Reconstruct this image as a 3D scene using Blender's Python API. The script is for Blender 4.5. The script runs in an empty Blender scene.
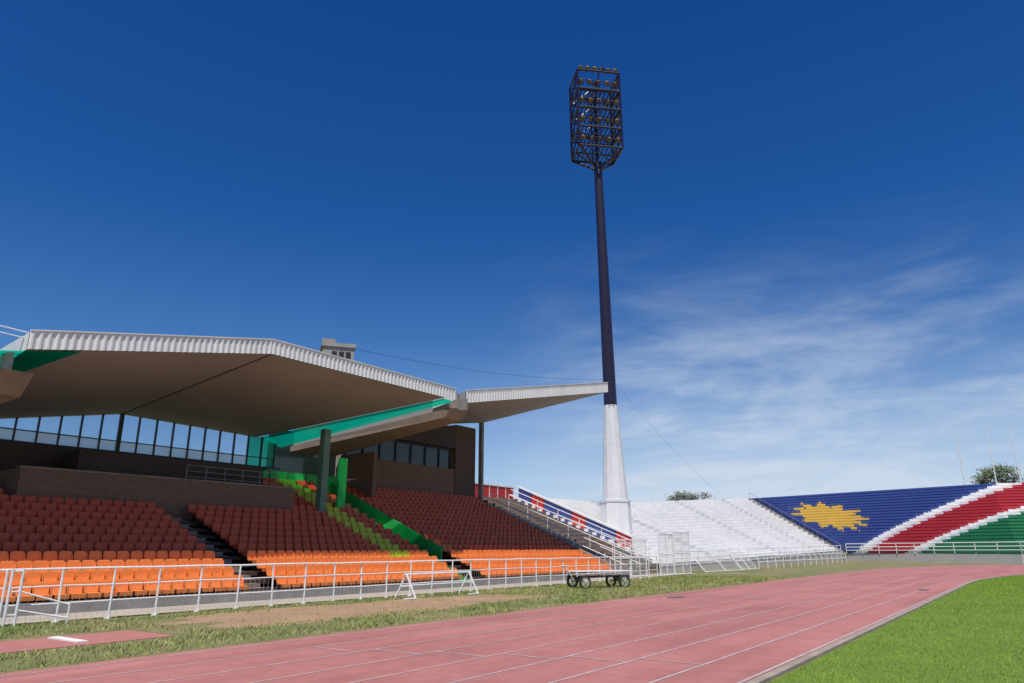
import bpy, math, random
from mathutils import Vector, Matrix
random.seed(7)
C = bpy.context.scene.collection
R = math.radians
# ---------------------------------------------------------------- frame: s runs along the home straight, n runs toward the field
SA, CA = math.sin(R(35.6)), math.cos(R(35.6))
def W(s, n, z=0.0): return Vector((s*SA + n*CA, s*CA - n*SA, z))
TH = R(16.2); F = 712.0; CH = 1.7
def proj(p):
    x, y, z = p[0], p[1], p[2]-CH
    d = y*math.cos(TH)+z*math.sin(TH); up = -y*math.sin(TH)+z*math.cos(TH)
    if d < .1: return (-9999, -9999)
    return (512+F*x/d, 341.5-F*up/d)
# ---------------------------------------------------------------- materials
def mat(name, col, rough=.7, var=.25, scale=3.0, bump=0.0, bscale=40.0, metal=0.0, col2=None, attr=False, fine=0.0, streak=0.0):
    m = bpy.data.materials.new(name); m.use_nodes = True
    nt = m.node_tree; b = nt.nodes['Principled BSDF']
    b.inputs['Roughness'].default_value = rough; b.inputs['Metallic'].default_value = metal
    tc = nt.nodes.new('ShaderNodeTexCoord')
    no = nt.nodes.new('ShaderNodeTexNoise'); no.inputs['Scale'].default_value = scale; no.inputs['Detail'].default_value = 8; no.inputs['Roughness'].default_value = .65
    nt.links.new(tc.outputs['Object'], no.inputs['Vector'])
    rp = nt.nodes.new('ShaderNodeValToRGB'); rp.color_ramp.elements[0].position = .32; rp.color_ramp.elements[1].position = .68
    nt.links.new(no.outputs['Fac'], rp.inputs['Fac'])
    def mult(x, y):
        mx = nt.nodes.new('ShaderNodeMix'); mx.data_type = 'RGBA'; mx.blend_type = 'MULTIPLY'; mx.inputs[0].default_value = 1
        nt.links.new(x, mx.inputs[6]); nt.links.new(y, mx.inputs[7]); return mx.outputs[2]
    if attr:
        at = nt.nodes.new('ShaderNodeAttribute'); at.attribute_name = 'Col'
        rp.color_ramp.elements[0].color = (1-var,)*3+(1,); rp.color_ramp.elements[1].color = (1, 1, 1, 1)
        out = mult(at.outputs['Color'], rp.outputs['Color'])
    else:
        c2 = col2 or tuple(c*(1-var) for c in col)
        rp.color_ramp.elements[0].color = tuple(c2)+(1,); rp.color_ramp.elements[1].color = tuple(col)+(1,); out = rp.outputs['Color']
    def layer(vec, sc, amt, lo=.3, hi=.7):
        n2 = nt.nodes.new('ShaderNodeTexNoise'); n2.inputs['Scale'].default_value = sc; n2.inputs['Detail'].default_value = 6
        nt.links.new(vec, n2.inputs['Vector'])
        r2 = nt.nodes.new('ShaderNodeValToRGB'); r2.color_ramp.elements[0].position = lo; r2.color_ramp.elements[1].position = hi
        r2.color_ramp.elements[0].color = (1-amt,)*3+(1,); r2.color_ramp.elements[1].color = (1, 1, 1, 1)
        nt.links.new(n2.outputs['Fac'], r2.inputs['Fac']); return r2.outputs['Color']
    if fine > 0: out = mult(out, layer(tc.outputs['Object'], scale*17, fine))
    if streak > 0:      # wear running along the straight (objects carry world orientation)
        mp = nt.nodes.new('ShaderNodeMapping'); mp.vector_type = 'TEXTURE'; mp.inputs['Rotation'].default_value = (0, 0, R(90-35.6)); mp.inputs['Scale'].default_value = (14, 1, 1)
        nt.links.new(tc.outputs['Object'], mp.inputs['Vector']); out = mult(out, layer(mp.outputs[0], 1.1, streak, .35, .62))
    nt.links.new(out, b.inputs['Base Color'])
    if bump > 0:
        nb = nt.nodes.new('ShaderNodeTexNoise'); nb.inputs['Scale'].default_value = bscale; nb.inputs['Detail'].default_value = 5
        nt.links.new(tc.outputs['Object'], nb.inputs['Vector'])
        bp = nt.nodes.new('ShaderNodeBump'); bp.inputs['Strength'].default_value = bump; bp.inputs['Distance'].default_value = .02
        nt.links.new(nb.outputs['Fac'], bp.inputs['Height']); nt.links.new(bp.outputs['Normal'], b.inputs['Normal'])
    return m
def brick_mat(name, c1, c2, mortar):
    m = bpy.data.materials.new(name); m.use_nodes = True
    nt = m.node_tree; b = nt.nodes['Principled BSDF']; b.inputs['Roughness'].default_value = .85
    tc = nt.nodes.new('ShaderNodeTexCoord'); sp = nt.nodes.new('ShaderNodeSeparateXYZ')
    nt.links.new(tc.outputs['Object'], sp.inputs[0])
    dt = nt.nodes.new('ShaderNodeVectorMath'); dt.operation = 'DOT_PRODUCT'; dt.inputs[1].default_value = (SA+CA*.9, CA-SA*.9, 0)
    nt.links.new(tc.outputs['Object'], dt.inputs[0])
    cb = nt.nodes.new('ShaderNodeCombineXYZ'); nt.links.new(dt.outputs['Value'], cb.inputs[0]); nt.links.new(sp.outputs[2], cb.inputs[1])
    br = nt.nodes.new('ShaderNodeTexBrick'); br.inputs['Scale'].default_value = 1.0
    br.inputs['Brick Width'].default_value = .24; br.inputs['Row Height'].default_value = .085; br.inputs['Mortar Size'].default_value = .012
    br.inputs['Color1'].default_value = c1+(1,); br.inputs['Color2'].default_value = c2+(1,); br.inputs['Mortar'].default_value = mortar+(1,)
    nt.links.new(cb.outputs[0], br.inputs['Vector']); nt.links.new(br.outputs['Color'], b.inputs['Base Color'])
    return m
def clear_mat(name, tint, fac, dif, gloss=.15):
    m = bpy.data.materials.new(name); m.use_nodes = True; nt = m.node_tree; nt.nodes.clear()
    o = nt.nodes.new('ShaderNodeOutputMaterial'); t = nt.nodes.new('ShaderNodeBsdfTransparent'); t.inputs[0].default_value = tint+(1,)
    d = nt.nodes.new('ShaderNodeBsdfTranslucent'); d.inputs[0].default_value = dif+(1,)
    d2 = nt.nodes.new('ShaderNodeBsdfPrincipled'); d2.inputs['Base Color'].default_value = dif+(1,); d2.inputs['Roughness'].default_value = gloss
    no = nt.nodes.new('ShaderNodeTexNoise'); no.inputs['Scale'].default_value = 1.3
    mp = nt.nodes.new('ShaderNodeMapRange'); mp.inputs[3].default_value = fac*.8; mp.inputs[4].default_value = min(1, fac*1.2)
    tc = nt.nodes.new('ShaderNodeTexCoord'); nt.links.new(tc.outputs['Object'], no.inputs[0]); nt.links.new(no.outputs[0], mp.inputs[0])
    a = nt.nodes.new('ShaderNodeMixShader'); a.inputs[0].default_value = .5
    nt.links.new(d.outputs[0], a.inputs[1]); nt.links.new(d2.outputs[0], a.inputs[2])
    x = nt.nodes.new('ShaderNodeMixShader'); nt.links.new(mp.outputs[0], x.inputs[0]); nt.links.new(t.outputs[0], x.inputs[1]); nt.links.new(a.outputs[0], x.inputs[2])
    nt.links.new(x.outputs[0], o.inputs[0]); return m
M = {}
M['white'] = mat('white_paint', (.82, .81, .79), .55, .15, 2.0)
M['railwhite'] = mat('rail_white', (.88, .88, .87), .5, .22, 6.0)
M['fascia'] = mat('fascia_sheet', (.80, .79, .77), .5, .14, .9, fine=.08)
M['soffit'] = mat('soffit_board', (.31, .305, .305), .8, .14, .35, fine=.05)
M['roofdark'] = mat('roof_sheet', (.30, .30, .30), .7, .2, 1)
M['concrete'] = mat('concrete', (.38, .35, .32), .9, .35, 1.3, .3, fine=.2)
M['conc_brown'] = mat('weathered_concrete', (.34, .26, .21), .9, .35, 1.0, .3, fine=.2)
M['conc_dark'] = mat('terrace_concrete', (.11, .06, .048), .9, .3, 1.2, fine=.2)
M['brick'] = brick_mat('brown_brick', (.23, .12, .075), (.165, .088, .056), (.19, .145, .11))
M['brickdark'] = brick_mat('dark_brick', (.14, .075, .05), (.10, .055, .04), (.13, .10, .08))
M['darkbrown'] = mat('dark_brown_panel', (.07, .042, .032), .7, .3, 1)
M['black'] = mat('black_frame', (.015, .015, .018), .5, .3, 3)
M['navy'] = mat('navy_paint', (.020, .013, .048), .4, .3, .8)
M['mastwhite'] = mat('mast_white', (.78, .78, .78), .55, .15, .7, fine=.08)
M['lamp'] = mat('lamp_reflector', (.24, .16, .06), .5, .45, 6)
M['orange'] = mat('sun_faded_orange_plastic', (.95, .27, .055), .5, .16, 1.4, fine=.10)  # paler copy of the seat orange, sunlight put into the colour
M['redseat'] = mat('deep_orange_red_plastic', (.60, .085, .018), .5, .2, 1.4, fine=.10)  # darker copy of the seat orange, roof shade put into the colour
M['yellowgreen'] = mat('yellow_green_plastic', (.52, .54, .02), .45, .2, .9)  # seat colour with green light from the teal roof panel painted in
M['greenaisle'] = mat('green_painted_steps', (.015, .42, .085), .7, .35, 1.2)  # green light through the teal roof panel, painted as step colour
M['greenpanel'] = mat('green_screen', (.015, .60, .11), .6, .3, 1.4)
M['greenpost'] = mat('grey_green_post', (.15, .26, .20), .7, .3, 1.4)
M['teal'] = clear_mat('teal_roof_sheet', (.02, .70, .40), .5, (.0, .52, .38))
M['tealdense'] = clear_mat('teal_dense_sheet', (.02, .6, .36), .93, (.0, .46, .32))
M['glass'] = clear_mat('window_glass', (.86, .95, 1.0), .30, (.80, .88, .95), .05)
M['greenglass'] = clear_mat('green_tinted_glass', (.06, .55, .32), .45, (.05, .5, .3), .05)
M['paleglass'] = clear_mat('frosted_window_glass', (.8, .88, .9), .75, (.75, .8, .84), .3)
M['dglass'] = mat('dark_glass', (.03, .05, .045), .08, .3, .6)
M['bank'] = mat('painted_terrace', (1, 1, 1), .75, .14, .5, attr=True, fine=.10)
M['track'] = mat('track_rubber', (.50, .20, .178), .85, .2, .22, .35, 60, col2=(.38, .138, .123), fine=.14, streak=.18)
M['line'] = mat('lane_paint', (.64, .54, .51), .7, .4, 2.5, fine=.3)
M['lush'] = mat('lush_turf', (.165, .25, .018), .9, .3, .5, .8, 50, col2=(.11, .19, .012), fine=.25)
M['dry'] = mat('dry_turf', (.33, .25, .13), .95, .3, .35, .8, 50, col2=(.12, .17, .04), fine=.35)
M['dirt'] = mat('bare_soil', (.44, .28, .17), .95, .2, .7, .8, 30, col2=(.32, .21, .12), fine=.25)
M['path'] = mat('walk_concrete', (.48, .42, .35), .9, .2, .8, .3, fine=.2)
M['kerb'] = mat('kerb_stone', (.44, .36, .29), .9, .35, 2.5, .3, fine=.3)
M['blade'] = mat('grass_blades', (.25, .37, .025), .8, .3, .6, col2=(.16, .28, .018))
M['dblade'] = mat('dry_blades', (.42, .37, .15), .85, .3, .5, col2=(.15, .24, .04))
M['tyre'] = mat('tyre_rubber', (.035, .033, .03), .85, .3, 6)
M['rim'] = mat('grey_rim', (.5, .5, .48), .5, .3, 6)
M['steel'] = mat('grey_steel', (.35, .35, .35), .5, .3, 4, metal=.4)
M['leaf'] = mat('leaves', (.13, .16, .05), .8, .4, .8, col2=(.06, .08, .03))
M['leafgrey'] = mat('grey_leaves', (.17, .18, .12), .8, .4, .8, col2=(.09, .10, .07))
M['bark'] = mat('bark', (.14, .10, .07), .95, .3, 4)
M['wire'] = mat('galvanised_wire', (.6, .6, .59), .5, .2, 4)
M['redp'] = mat('red_paint', (.52, .03, .03), .6, .2, 2)
M['bluep'] = mat('blue_paint', (.04, .07, .26), .6, .2, 2)
# ---------------------------------------------------------------- mesh builder
class MB:
    def __init__(self): self.v = []; self.f = []; self.c = []
    def quad(self, pts, col=None):
        i = len(self.v); self.v += [tuple(p) for p in pts]; self.f.append(tuple(range(i, i+len(pts)))); self.c.append(col)
    def hexa(self, b, t):
        n = len(b); i = len(self.v); self.v += [tuple(p) for p in b]+[tuple(p) for p in t]
        self.f.append(tuple(i+k for k in reversed(range(n)))); self.f.append(tuple(i+n+k for k in range(n)))
        for k in range(n):
            q = (k+1) % n; self.f.append((i+k, i+q, i+n+q, i+n+k))
        self.c += [None]*(n+2)
    def sn(self, s0, s1, n0, n1, z0, z1):
        self.hexa([W(s0, n0, z0), W(s0, n1, z0), W(s1, n1, z0), W(s1, n0, z0)], [W(s0, n0, z1), W(s0, n1, z1), W(s1, n1, z1), W(s1, n0, z1)])
    def box(self, c, h, q=None):
        c = Vector(c); q = q or Matrix.Identity(3); P = []
        for z in (-1, 1):
            for x, y in ((-1, -1), (1, -1), (1, 1), (-1, 1)): P.append(c + q @ Vector((x*h[0], y*h[1], z*h[2])))
        self.hexa(P[:4], P[4:])
    def tube(self, a, b, r, n=6, r2=None):
        a = Vector(a); b = Vector(b); d = b-a
        if d.length < 1e-6: return
        d.normalize(); u = d.orthogonal().normalized(); w = d.cross(u); r2 = r if r2 is None else r2
        self.hexa([a+(u*math.cos(t)+w*math.sin(t))*r for t in [2*math.pi*k/n for k in range(n)]], [b+(u*math.cos(t)+w*math.sin(t))*r2 for t in [2*math.pi*k/n for k in range(n)]])
    def build(self, name, m, parent=None, origin=(0, 0, 0), smooth=False):
        o = Vector(origin); me = bpy.data.meshes.new(name)
        me.from_pydata([(p[0]-o.x, p[1]-o.y, p[2]-o.z) for p in self.v], [], self.f)
        me.materials.append(m)
        if any(c is not None for c in self.c):
            at = me.color_attributes.new('Col', 'FLOAT_COLOR', 'CORNER'); k = 0
            for p, c in zip(me.polygons, self.c):
                for _ in p.vertices: at.data[k].color = tuple(c or (1, 1, 1))+(1,); k += 1
        if smooth:
            for p in me.polygons: p.use_smooth = True
        me.update(); ob = bpy.data.objects.new(name, me); C.objects.link(ob)
        if parent: ob.parent = parent
        else: ob.location = o
        return ob
def tag(o, label, cat, group=None):
    o['label'] = label; o['category'] = cat
    if group: o['group'] = group
    return o
def thing(name, label, cat, loc, group=None):
    o = bpy.data.objects.new(name, None); C.objects.link(o); o.location = loc; o.empty_display_size = .3
    return tag(o, label, cat, group)
def struct(o): o['kind'] = 'structure'; return o
# ---------------------------------------------------------------- ground, field, track
g = MB(); g.quad([(-2500, -2500, 0), (2500, -2500, 0), (2500, 2500, 0), (-2500, 2500, 0)]); struct(g.build('ground', M['dry']))
NI, LW = -3.4, 1.06
def lane(k, n=72):
    f = k/8.0; B = 36.4+LW*k; SC = 44+13*f; A = 50+3*f; p = 2+.6*max(0, f); pts = [(-40+(SC+40)*i/30.0, 33-B) for i in range(30)]
    def sp_(x): return math.copysign(abs(x)**(2/p), x)
    return pts+[(SC+A*sp_(math.sin(math.pi*i/n)), 33-B*sp_(math.cos(math.pi*i/n))) for i in range(n+1)]
def ribbon(mb, P, Q, z):
    for i in range(len(P)-1): mb.quad([W(*P[i], z), W(*P[i+1], z), W(*Q[i+1], z), W(*Q[i], z)])
t = MB()
for k in range(9): ribbon(t, lane(k), lane(min(k+1, 8.3)), .008)
struct(t.build('running_track', M['track']))
l = MB()
for k in range(0, 9):
    w = .022/LW; ribbon(l, lane(k-w if k else .08), lane(k+w if k else .13), .013)
for k in range(1, 7):   # staggered start dashes, one per lane
    s = 11.6-.42*k; a, b = NI-LW*k-.035, NI-LW*(k+1)+.035
    l.quad([W(s, a, .0135), W(s+.05, a, .0135), W(s+.05, b, .0135), W(s, b, .0135)])
for k in range(0, 8):
    s = 27.0; a, b = NI-LW*k-.035-(.11 if k == 0 else 0), NI-LW*(k+1)+.035
    l.quad([W(s, a, .0135), W(s+.06, a, .0135), W(s+.06, b, .0135), W(s, b, .0135)])
struct(l.build('lane_markings', M['line']))
inf = MB(); P = [(s, n) for s, n in lane(-.17)]; i0 = len(inf.v); inf.v += [tuple(W(s, n, .006)) for s, n in P]; inf.f.append(tuple(range(i0, i0+len(P)))); inf.c.append(None)
struct(inf.build('infield', M['lush']))
kb = MB(); a, b2 = lane(-.15), lane(-.03)
for i in range(len(a)-1): kb.hexa([W(*a[i], 0), W(*a[i+1], 0), W(*b2[i+1], 0), W(*b2[i], 0)], [W(*a[i], .05), W(*a[i+1], .05), W(*b2[i+1], .05), W(*b2[i], .05)])
struct(kb.build('track_kerb', M['kerb']))
rw = MB(); rw.quad([W(-30, -16.3, .008), W(8.6, -16.3, .008), W(8.6, -14.5, .008), W(-30, -14.5, .008)]); struct(rw.build('runway', M['track']))
def blob(s0, s1, n0, n1, z, m, name, k=46, seed=1):
    rr = random.Random(seed); mb = MB(); ph = [rr.uniform(0, 6.28) for _ in range(4)]
    for i in range(k):
        a = 2*math.pi*i/k; r = 1+.10*math.sin(3*a+ph[0])+.07*math.sin(7*a+ph[1])+.05*math.sin(11*a+ph[2])
        ca, sa = math.cos(a), math.sin(a); q = (abs(ca)**3+abs(sa)**3)**(-1/3)
        mb.v.append(tuple(W((s0+s1)/2+(s1-s0)/2*ca*r*q*.9, (n0+n1)/2+(n1-n0)/2*sa*r*q*.9, z)))
    mb.f.append(tuple(range(k))); mb.c.append(None); return struct(mb.build(name, m))
blob(8.9, 24, -18.6, -14.2, .004, M['dirt'], 'soil', seed=3, k=90)
pa = MB(); pa.quad([W(-10, -21.9, .02), W(50, -21.9, .02), W(50, -19.6, .02), W(-10, -19.6, .02)]); struct(pa.build('walkway', M['path']))
tb = MB(); tb.sn(6.9, 7.1, -16.1, -14.9, .01, .035); tag(tb.build('takeoff_board', M['white'], None, W(7, -15.5, 0)), 'white take-off board lying on the short red runway at left', 'board')
def drain(s, n, lab):
    o = W(s, n, 0); th = thing('drain_cover', lab, 'drain', o)
    f = MB(); f.sn(s-.40, s+.40, n-.18, n+.18, .009, .022); f.build('frame', M['conc_dark'], th, o)
    q = MB()
    for k in range(6): q.sn(s-.36+k*.125, s-.33+k*.125, n-.15, n+.15, .024, .032)
    q.build('grate', M['steel'], th, o)
drain(25.5, -11.0, 'dark drain cover in the outer lane of the red track')
drain(36, -4.4, 'dark drain cover in the inner lanes beside the turf kerb')
infn = lane(-.17)
def edge_n(s):
    for i in range(len(infn)-1):
        if infn[i][0] <= s < infn[i+1][0]: return infn[i][1]+(infn[i+1][1]-infn[i][1])*(s-infn[i][0])/(infn[i+1][0]-infn[i][0])
    return 30
def blades(name, m, N, rs, rn, hmin, hmax, ok=None, seed=5):
    rr = random.Random(seed); mb = MB(); V = mb.v; Fc = mb.f
    cnt = 0
    while cnt < N:
        s = rs[0]+(rs[1]-rs[0])*(rr.random()**1.3); n = rr.uniform(*rn)
        if ok and not ok(s, n, rr): cnt += .3; continue
        p = W(s, n, .005); u, v = proj(p)
        if not (-60 < u < 1090 and v < 730): cnt += .2; continue
        a = rr.uniform(0, 6.28); h = rr.uniform(hmin, hmax)*(1+.012*max(0, s-10)); w = h*.16; i = len(V)
        dx, dy = math.cos(a)*w, math.sin(a)*w; lx, ly = rr.uniform(-.9, .9)*h, rr.uniform(-.9, .9)*h
        V.append((p.x-dx, p.y-dy, p.z)); V.append((p.x+dx, p.y+dy, p.z)); V.append((p.x+lx, p.y+ly, p.z+h)); Fc.append((i, i+1, i+2)); cnt += 1
    mb.c = [None]*len(Fc); o = mb.build(name, m); o['kind'] = 'stuff'; tag(o, 'short bright turf grass of the infield' if 'dry' not in name else 'patchy dry grass between track and fence', 'grass'); return o
blades('turf_grass', M['blade'], 90000, (5, 58), (-3.2, 9), .018, .038, lambda s, n, rr: n > edge_n(s)+.03)
def okd(s, n, rr):
    if s < 9.0 and -16.6 < n < -14.2: return False
    if 9.5 < s < 23 and -18.2 < n < -14.8 and rr.random() < .93: return False
    return math.sin(s*1.3+n*2.1)+math.sin(n*3.7-s*.6) > rr.uniform(-2.2, 1.2)
blades('dry_grass', M['dblade'], 60000, (2, 46), (-19.5, -12.3), .03, .085, okd, 8)
# ---------------------------------------------------------------- grandstand
G0 = W(25, -30, 0)
gs = thing('grandstand', 'roofed main grandstand with folded white-edged canopy over orange seats', 'grandstand', G0)
NR, NL = 18, 11
TR, RI, N0 = .62, .264, -21.8
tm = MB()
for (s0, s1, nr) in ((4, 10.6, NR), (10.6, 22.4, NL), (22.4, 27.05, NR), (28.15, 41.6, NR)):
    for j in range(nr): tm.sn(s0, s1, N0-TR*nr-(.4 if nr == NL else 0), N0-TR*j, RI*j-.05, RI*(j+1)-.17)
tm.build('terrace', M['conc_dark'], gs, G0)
def zrow(j): return RI*(j+1)-.17
am = MB()
for j in range(NR*2): am.sn(27.08, 28.0, N0-TR*NR, N0-TR*j/2, RI*j/2-.1, RI*(j+1)/2-.10)
am.build('green_stairway', M['greenaisle'], gs, G0)
am = MB(); na = N0-TR*4.2; za = RI*4.2
am.hexa([W(28.02, na, za-.3), W(28.02, N0-TR*NR, 4), W(28.10, N0-TR*NR, 4), W(28.10, na, za-.3)], [W(28.02, na, za+.62), W(28.02, N0-TR*NR, .62+RI*NR), W(28.10, N0-TR*NR, .62+RI*NR), W(28.10, na, za+.62)])
am.build('green_side_wall', M['greenaisle'], gs, G0)  # wall added to carry the painted strip of green light
sm = MB()
for j in range(NL*2): sm.sn(15.55, 16.45, N0-TR*(j+1)/2, N0-TR*j/2, zrow(j//2)-.001, zrow(j//2)+.02+(.13 if j % 2 else 0))
sm.build('stairway', M['conc_brown'], gs, G0)
fw = MB(); fw.sn(4, 41.6, N0, N0+.12, -.02, .32); fw.build('front_kerb_wall', M['concrete'], gs, G0)
ew = MB()
ew.hexa([W(41.62, N0+.1, 0), W(41.62, -33.4, 0), W(41.85, -33.4, 0), W(41.85, N0+.1, 0)], [W(41.62, N0+.1, .55), W(41.62, -33.4, 5.3), W(41.85, -33.4, 5.3), W(41.85, N0+.1, .55)])
ew.build('end_wall', M['conc_brown'], gs, G0)
bb = MB(); bb.sn(10.6, 22.4, -29.25, -29.0, 2.6, 4.45); bb.sn(22.15, 22.4, -33, -29.26, 2.6, 4.45); bb.sn(10.6, 10.85, -33, -29.26, 2.6, 4.45)
bo = bb.build('brick_balcony', M['brick'], gs, G0)
cp = MB(); cp.sn(10.55, 22.45, -29.3, -28.95, 4.453, 4.53); cp.build('coping', M['conc_brown'], bo, G0)
fl = MB(); fl.sn(10.86, 22.14, -33, -29.3, 3.2, 3.4); fl.build('balcony_floor', M['conc_dark'], gs, G0)
bx = MB(); bx.sn(13.3, 22.0, -32.2, -31.0, 3.42, 5.55); bx.build('commentary_box', M['darkbrown'], gs, G0)
rl = MB()
for z in (4.75, 5.0, 5.25): rl.tube(W(17.5, -30.2, z), W(22.2, -30.2, z), .018)
for k in range(6): rl.tube(W(17.5+.94*k, -30.2, 3.4), W(17.5+.94*k, -30.2, 5.25), .018)
rl.build('balcony_railing', M['steel'], gs, G0)
rear = MB(); rear.sn(-4, 24.6, -33.4, -33.1, 0, 5.8); rear.build('rear_wall', M['darkbrown'], gs, G0)
dg = MB(); dg.sn(24.6, 29.6, -34.5, -34.2, 3, 8.2); dg.sn(22.8, 24.6, -33.1, -33.0, 4.6, 5.8); dg.build('dark_glass_lobby', M['dglass'], gs, G0)
for k in range(5):
    a_ = 22.6+k*1.22; lf = MB(); lf.sn(a_, a_+1.1, -33.0, -32.95, 4.5, 5.7); lf.build('green_screen', M['greenpanel'], gs, G0)
def soff(s): return 7.6-.19*(15.8-s) if s < 15.8 else 7.6-.025*(s-15.8)
wf = MB(); edges = []; s = 4.16
while s < 24.4: edges.append(s); s += .8313
for e in edges:
    r = .08 if abs(e-15.8) < .3 else .024
    wf.sn(e-r, e+r, -33.27, -33.13, 5.8, soff(e)+.05)
for a_, b_ in zip(edges[:-1], edges[1:]): wf.sn(a_+.03, b_-.03, -33.25, -33.15, 6.33, 6.37)
wf.sn(4, 24.5, -33.3, -33.1, 5.803, 5.9)
wfo = wf.build('window_frame', M['black'], gs, G0)
for i, (a_, b_) in enumerate(zip(edges[:-1], edges[1:])):
    gm = 'greenglass' if a_ > 22.2 else 'glass'
    p = MB(); p.quad([W(a_+.026, -33.2, 6.37), W(b_-.026, -33.2, 6.37), W(b_-.026, -33.2, soff(b_)), W(a_+.026, -33.2, soff(a_))]); p.build('pane', M[gm], wfo, G0)
    p = MB(); p.quad([W(a_+.026, -33.2, 5.9), W(b_-.026, -33.2, 5.9), W(b_-.026, -33.2, 6.33), W(a_+.026, -33.2, 6.33)]); p.build('lower_pane', M[gm if gm == 'greenglass' else 'paleglass'], wfo, G0)
rb = MB(); rb.sn(29.4, 39.7, -33.9, -33.5, 0, 7.15); rb.sn(29.4, 29.7, -33.49, -31, 4.6, 7.15); rb.build('brick_wall', M['brick'], gs, G0)
for k in range(7):
    a_ = 29.6+k*1.44; q = MB(); q.sn(a_+.07, a_+1.37, -33.85, -33.8, 7.15, 8.5); wo = q.build('window', M['dglass'], gs, G0)
    f = MB(); f.sn(a_-.02, a_+.058, -33.88, -33.7, 7.15, 8.5); f.sn(a_+.06, a_+1.37, -33.88, -33.7, 8.5, 8.62); f.build('frame', M['black'], wo, G0)
hd = MB(); hd.hexa([W(29.3, -34, 8.63), W(29.3, -33.4, 8.63), W(39.7, -33.4, 8.63), W(39.7, -34, 8.63)], [W(29.3, -34, 8.7), W(29.3, -33.4, 8.7), W(39.7, -33.4, 10.35), W(39.7, -34, 10.35)])
hd.build('wall_above_windows', M['darkbrown'], gs, G0)
tw = MB(); tw.sn(39.72, 42.0, -34.0, -33.45, 0, 10.4); tw.build('brick_pier', M['brickdark'], gs, G0)
co = MB(); co.sn(42.2, 42.45, -33.3, -33.0, 0, 10.85); co.build('column', M['concrete'], gs, G0)
co = MB(); co.sn(23.98, 24.38, -29.3, -28.95, 3.0, 7.6); co.build('column', M['greenpost'], gs, G0)
gp = MB(); gp.sn(25.55, 26.05, -29.6, -29.45, 2.8, 6.3); gp.build('green_post', M['greenpanel'], gs, G0)
# roofs
L1, T1, R1 = (7.86, -22.7, 7.68), (15.8, -22.5, 9.26), (26.6, -22.5, 9.27)
FH = .52
sL, sT, sR = (7.86, -22.7, 7.68-FH), (15.8, -22.5, 9.26-FH), (25.8, -22.5, 9.27-FH)
bL, bT, bR = (7.86, -33.35, 6.1), (15.8, -33.35, 7.60), (23.0, -33.35, 7.42)
def strips(mb, A, B, Cc, D): mb.quad([W(*p) for p in (A, B, Cc, D)])
up = lambda p, d=.5: (p[0], p[1], p[2]+d)
so = MB(); strips(so, sL, sT, bT, bL); strips(so, sT, sR, bR, bT)
rf = so.build('roof', M['soffit'], gs, G0); rf['label'] = 'folded canopy roof over the central seats'
sj = MB()
def bat(a, b, r=.02): sj.tube(W(*a), W(*b), r, 4)
def lp(a, b, t): return tuple(a[i]+(b[i]-a[i])*t for i in range(3))
bat(sT, bT, .035)
for k in range(1, 6):
    t_ = k/6; bat(lp(sL, bL, t_), lp(sT, bT, t_), .008); bat(lp(sT, bT, t_), lp(sR, bR, t_), .008)
sj.build('seam', M['darkbrown'], rf, G0)
tp2 = MB(); strips(tp2, T1, (25.8, -22.5, 9.27), up(bR), up(bT)); strips(tp2, L1, T1, up(bT), up(bL))
tp2.quad([W(*bL), W(*bT), W(*up(bT)), W(*up(bL))]); tp2.quad([W(*bT), W(*bR), W(*up(bR)), W(*up(bT))]); tp2.quad([W(*sR), W(25.8, -22.5, 9.27), W(*up(bR)), W(*bR)])
tp2.build('roof_sheeting', M['roofdark'], rf, G0)
def fascia(a, b, h, parent):
    A, B = W(*a), W(*b); n = int((B-A).length/.055); d = (B-A).normalized(); nn = Vector((d.y, -d.x, 0)).normalized()
    mb = MB(); pr = None
    for i in range(n+1):
        p = A.lerp(B, i/n); o = nn*(.05+(.035 if (i % 4) in (1, 2) else 0))
        cur = (p+o+Vector((0, 0, .03)), p+o-Vector((0, 0, h)))
        if pr: mb.quad([pr[1], cur[1], cur[0], pr[0]])
        pr = cur
    z = Vector((0, 0, .03)); z2 = Vector((0, 0, .065))
    mb.hexa([A+z, B+z, B+nn*.10+z, A+nn*.10+z], [A+z2, B+z2, B+nn*.10+z2, A+nn*.10+z2])
    return mb.build('fascia', M['fascia'], parent, G0)
fascia(L1, T1, FH, rf); fascia(T1, R1, FH, rf)
er = MB(); er.quad([W(*R1), W(26.6, -24, 9.1), W(26.6, -24, 8.5), W(26.6, -22.5, 8.75)]); er.build('roof_end', M['fascia'], rf, G0)
er = MB(); er.quad([W(*L1), W(7.86, -33.35, 6.6), W(7.86, -33.35, 6.1), W(*sL)]); er.build('roof_end', M['fascia'], rf, G0)
tl = MB(); tl.quad([W(25.8, -22.6, 8.72), W(26.6, -22.6, 8.70), W(24.6, -33.3, 7.05), W(23.0, -33.3, 7.40)]); x = tl.build('translucent_panel', M['teal'], gs, G0); x['label'] = 'teal translucent roof panel right of the central canopy'
tl = MB(); tl.quad([W(7.0, -22.9, 6.98), W(9.3, -22.65, 7.40), W(8.4, -26.0, 6.78), W(6.2, -28.5, 6.2)]); x = tl.build('translucent_panel', M['tealdense'], gs, G0); x['label'] = 'teal translucent roof panel at the left canopy joint'
def gutter(p, m='conc_brown'):
    mb = MB(); mb.hexa([W(*q) for q in p[:4]], [W(*q) for q in p[4:]]); mb.build('gutter_beam', M[m], gs, G0)
gutter([(26.75, -23.3, 8.0), (25.3, -33.4, 6.9), (28.3, -33.4, 6.9), (28.1, -23.3, 8.0), (26.75, -22.9, 8.45), (25.3, -33.4, 7.2), (28.3, -33.4, 7.2), (28.1, -22.9, 8.45)])
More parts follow.
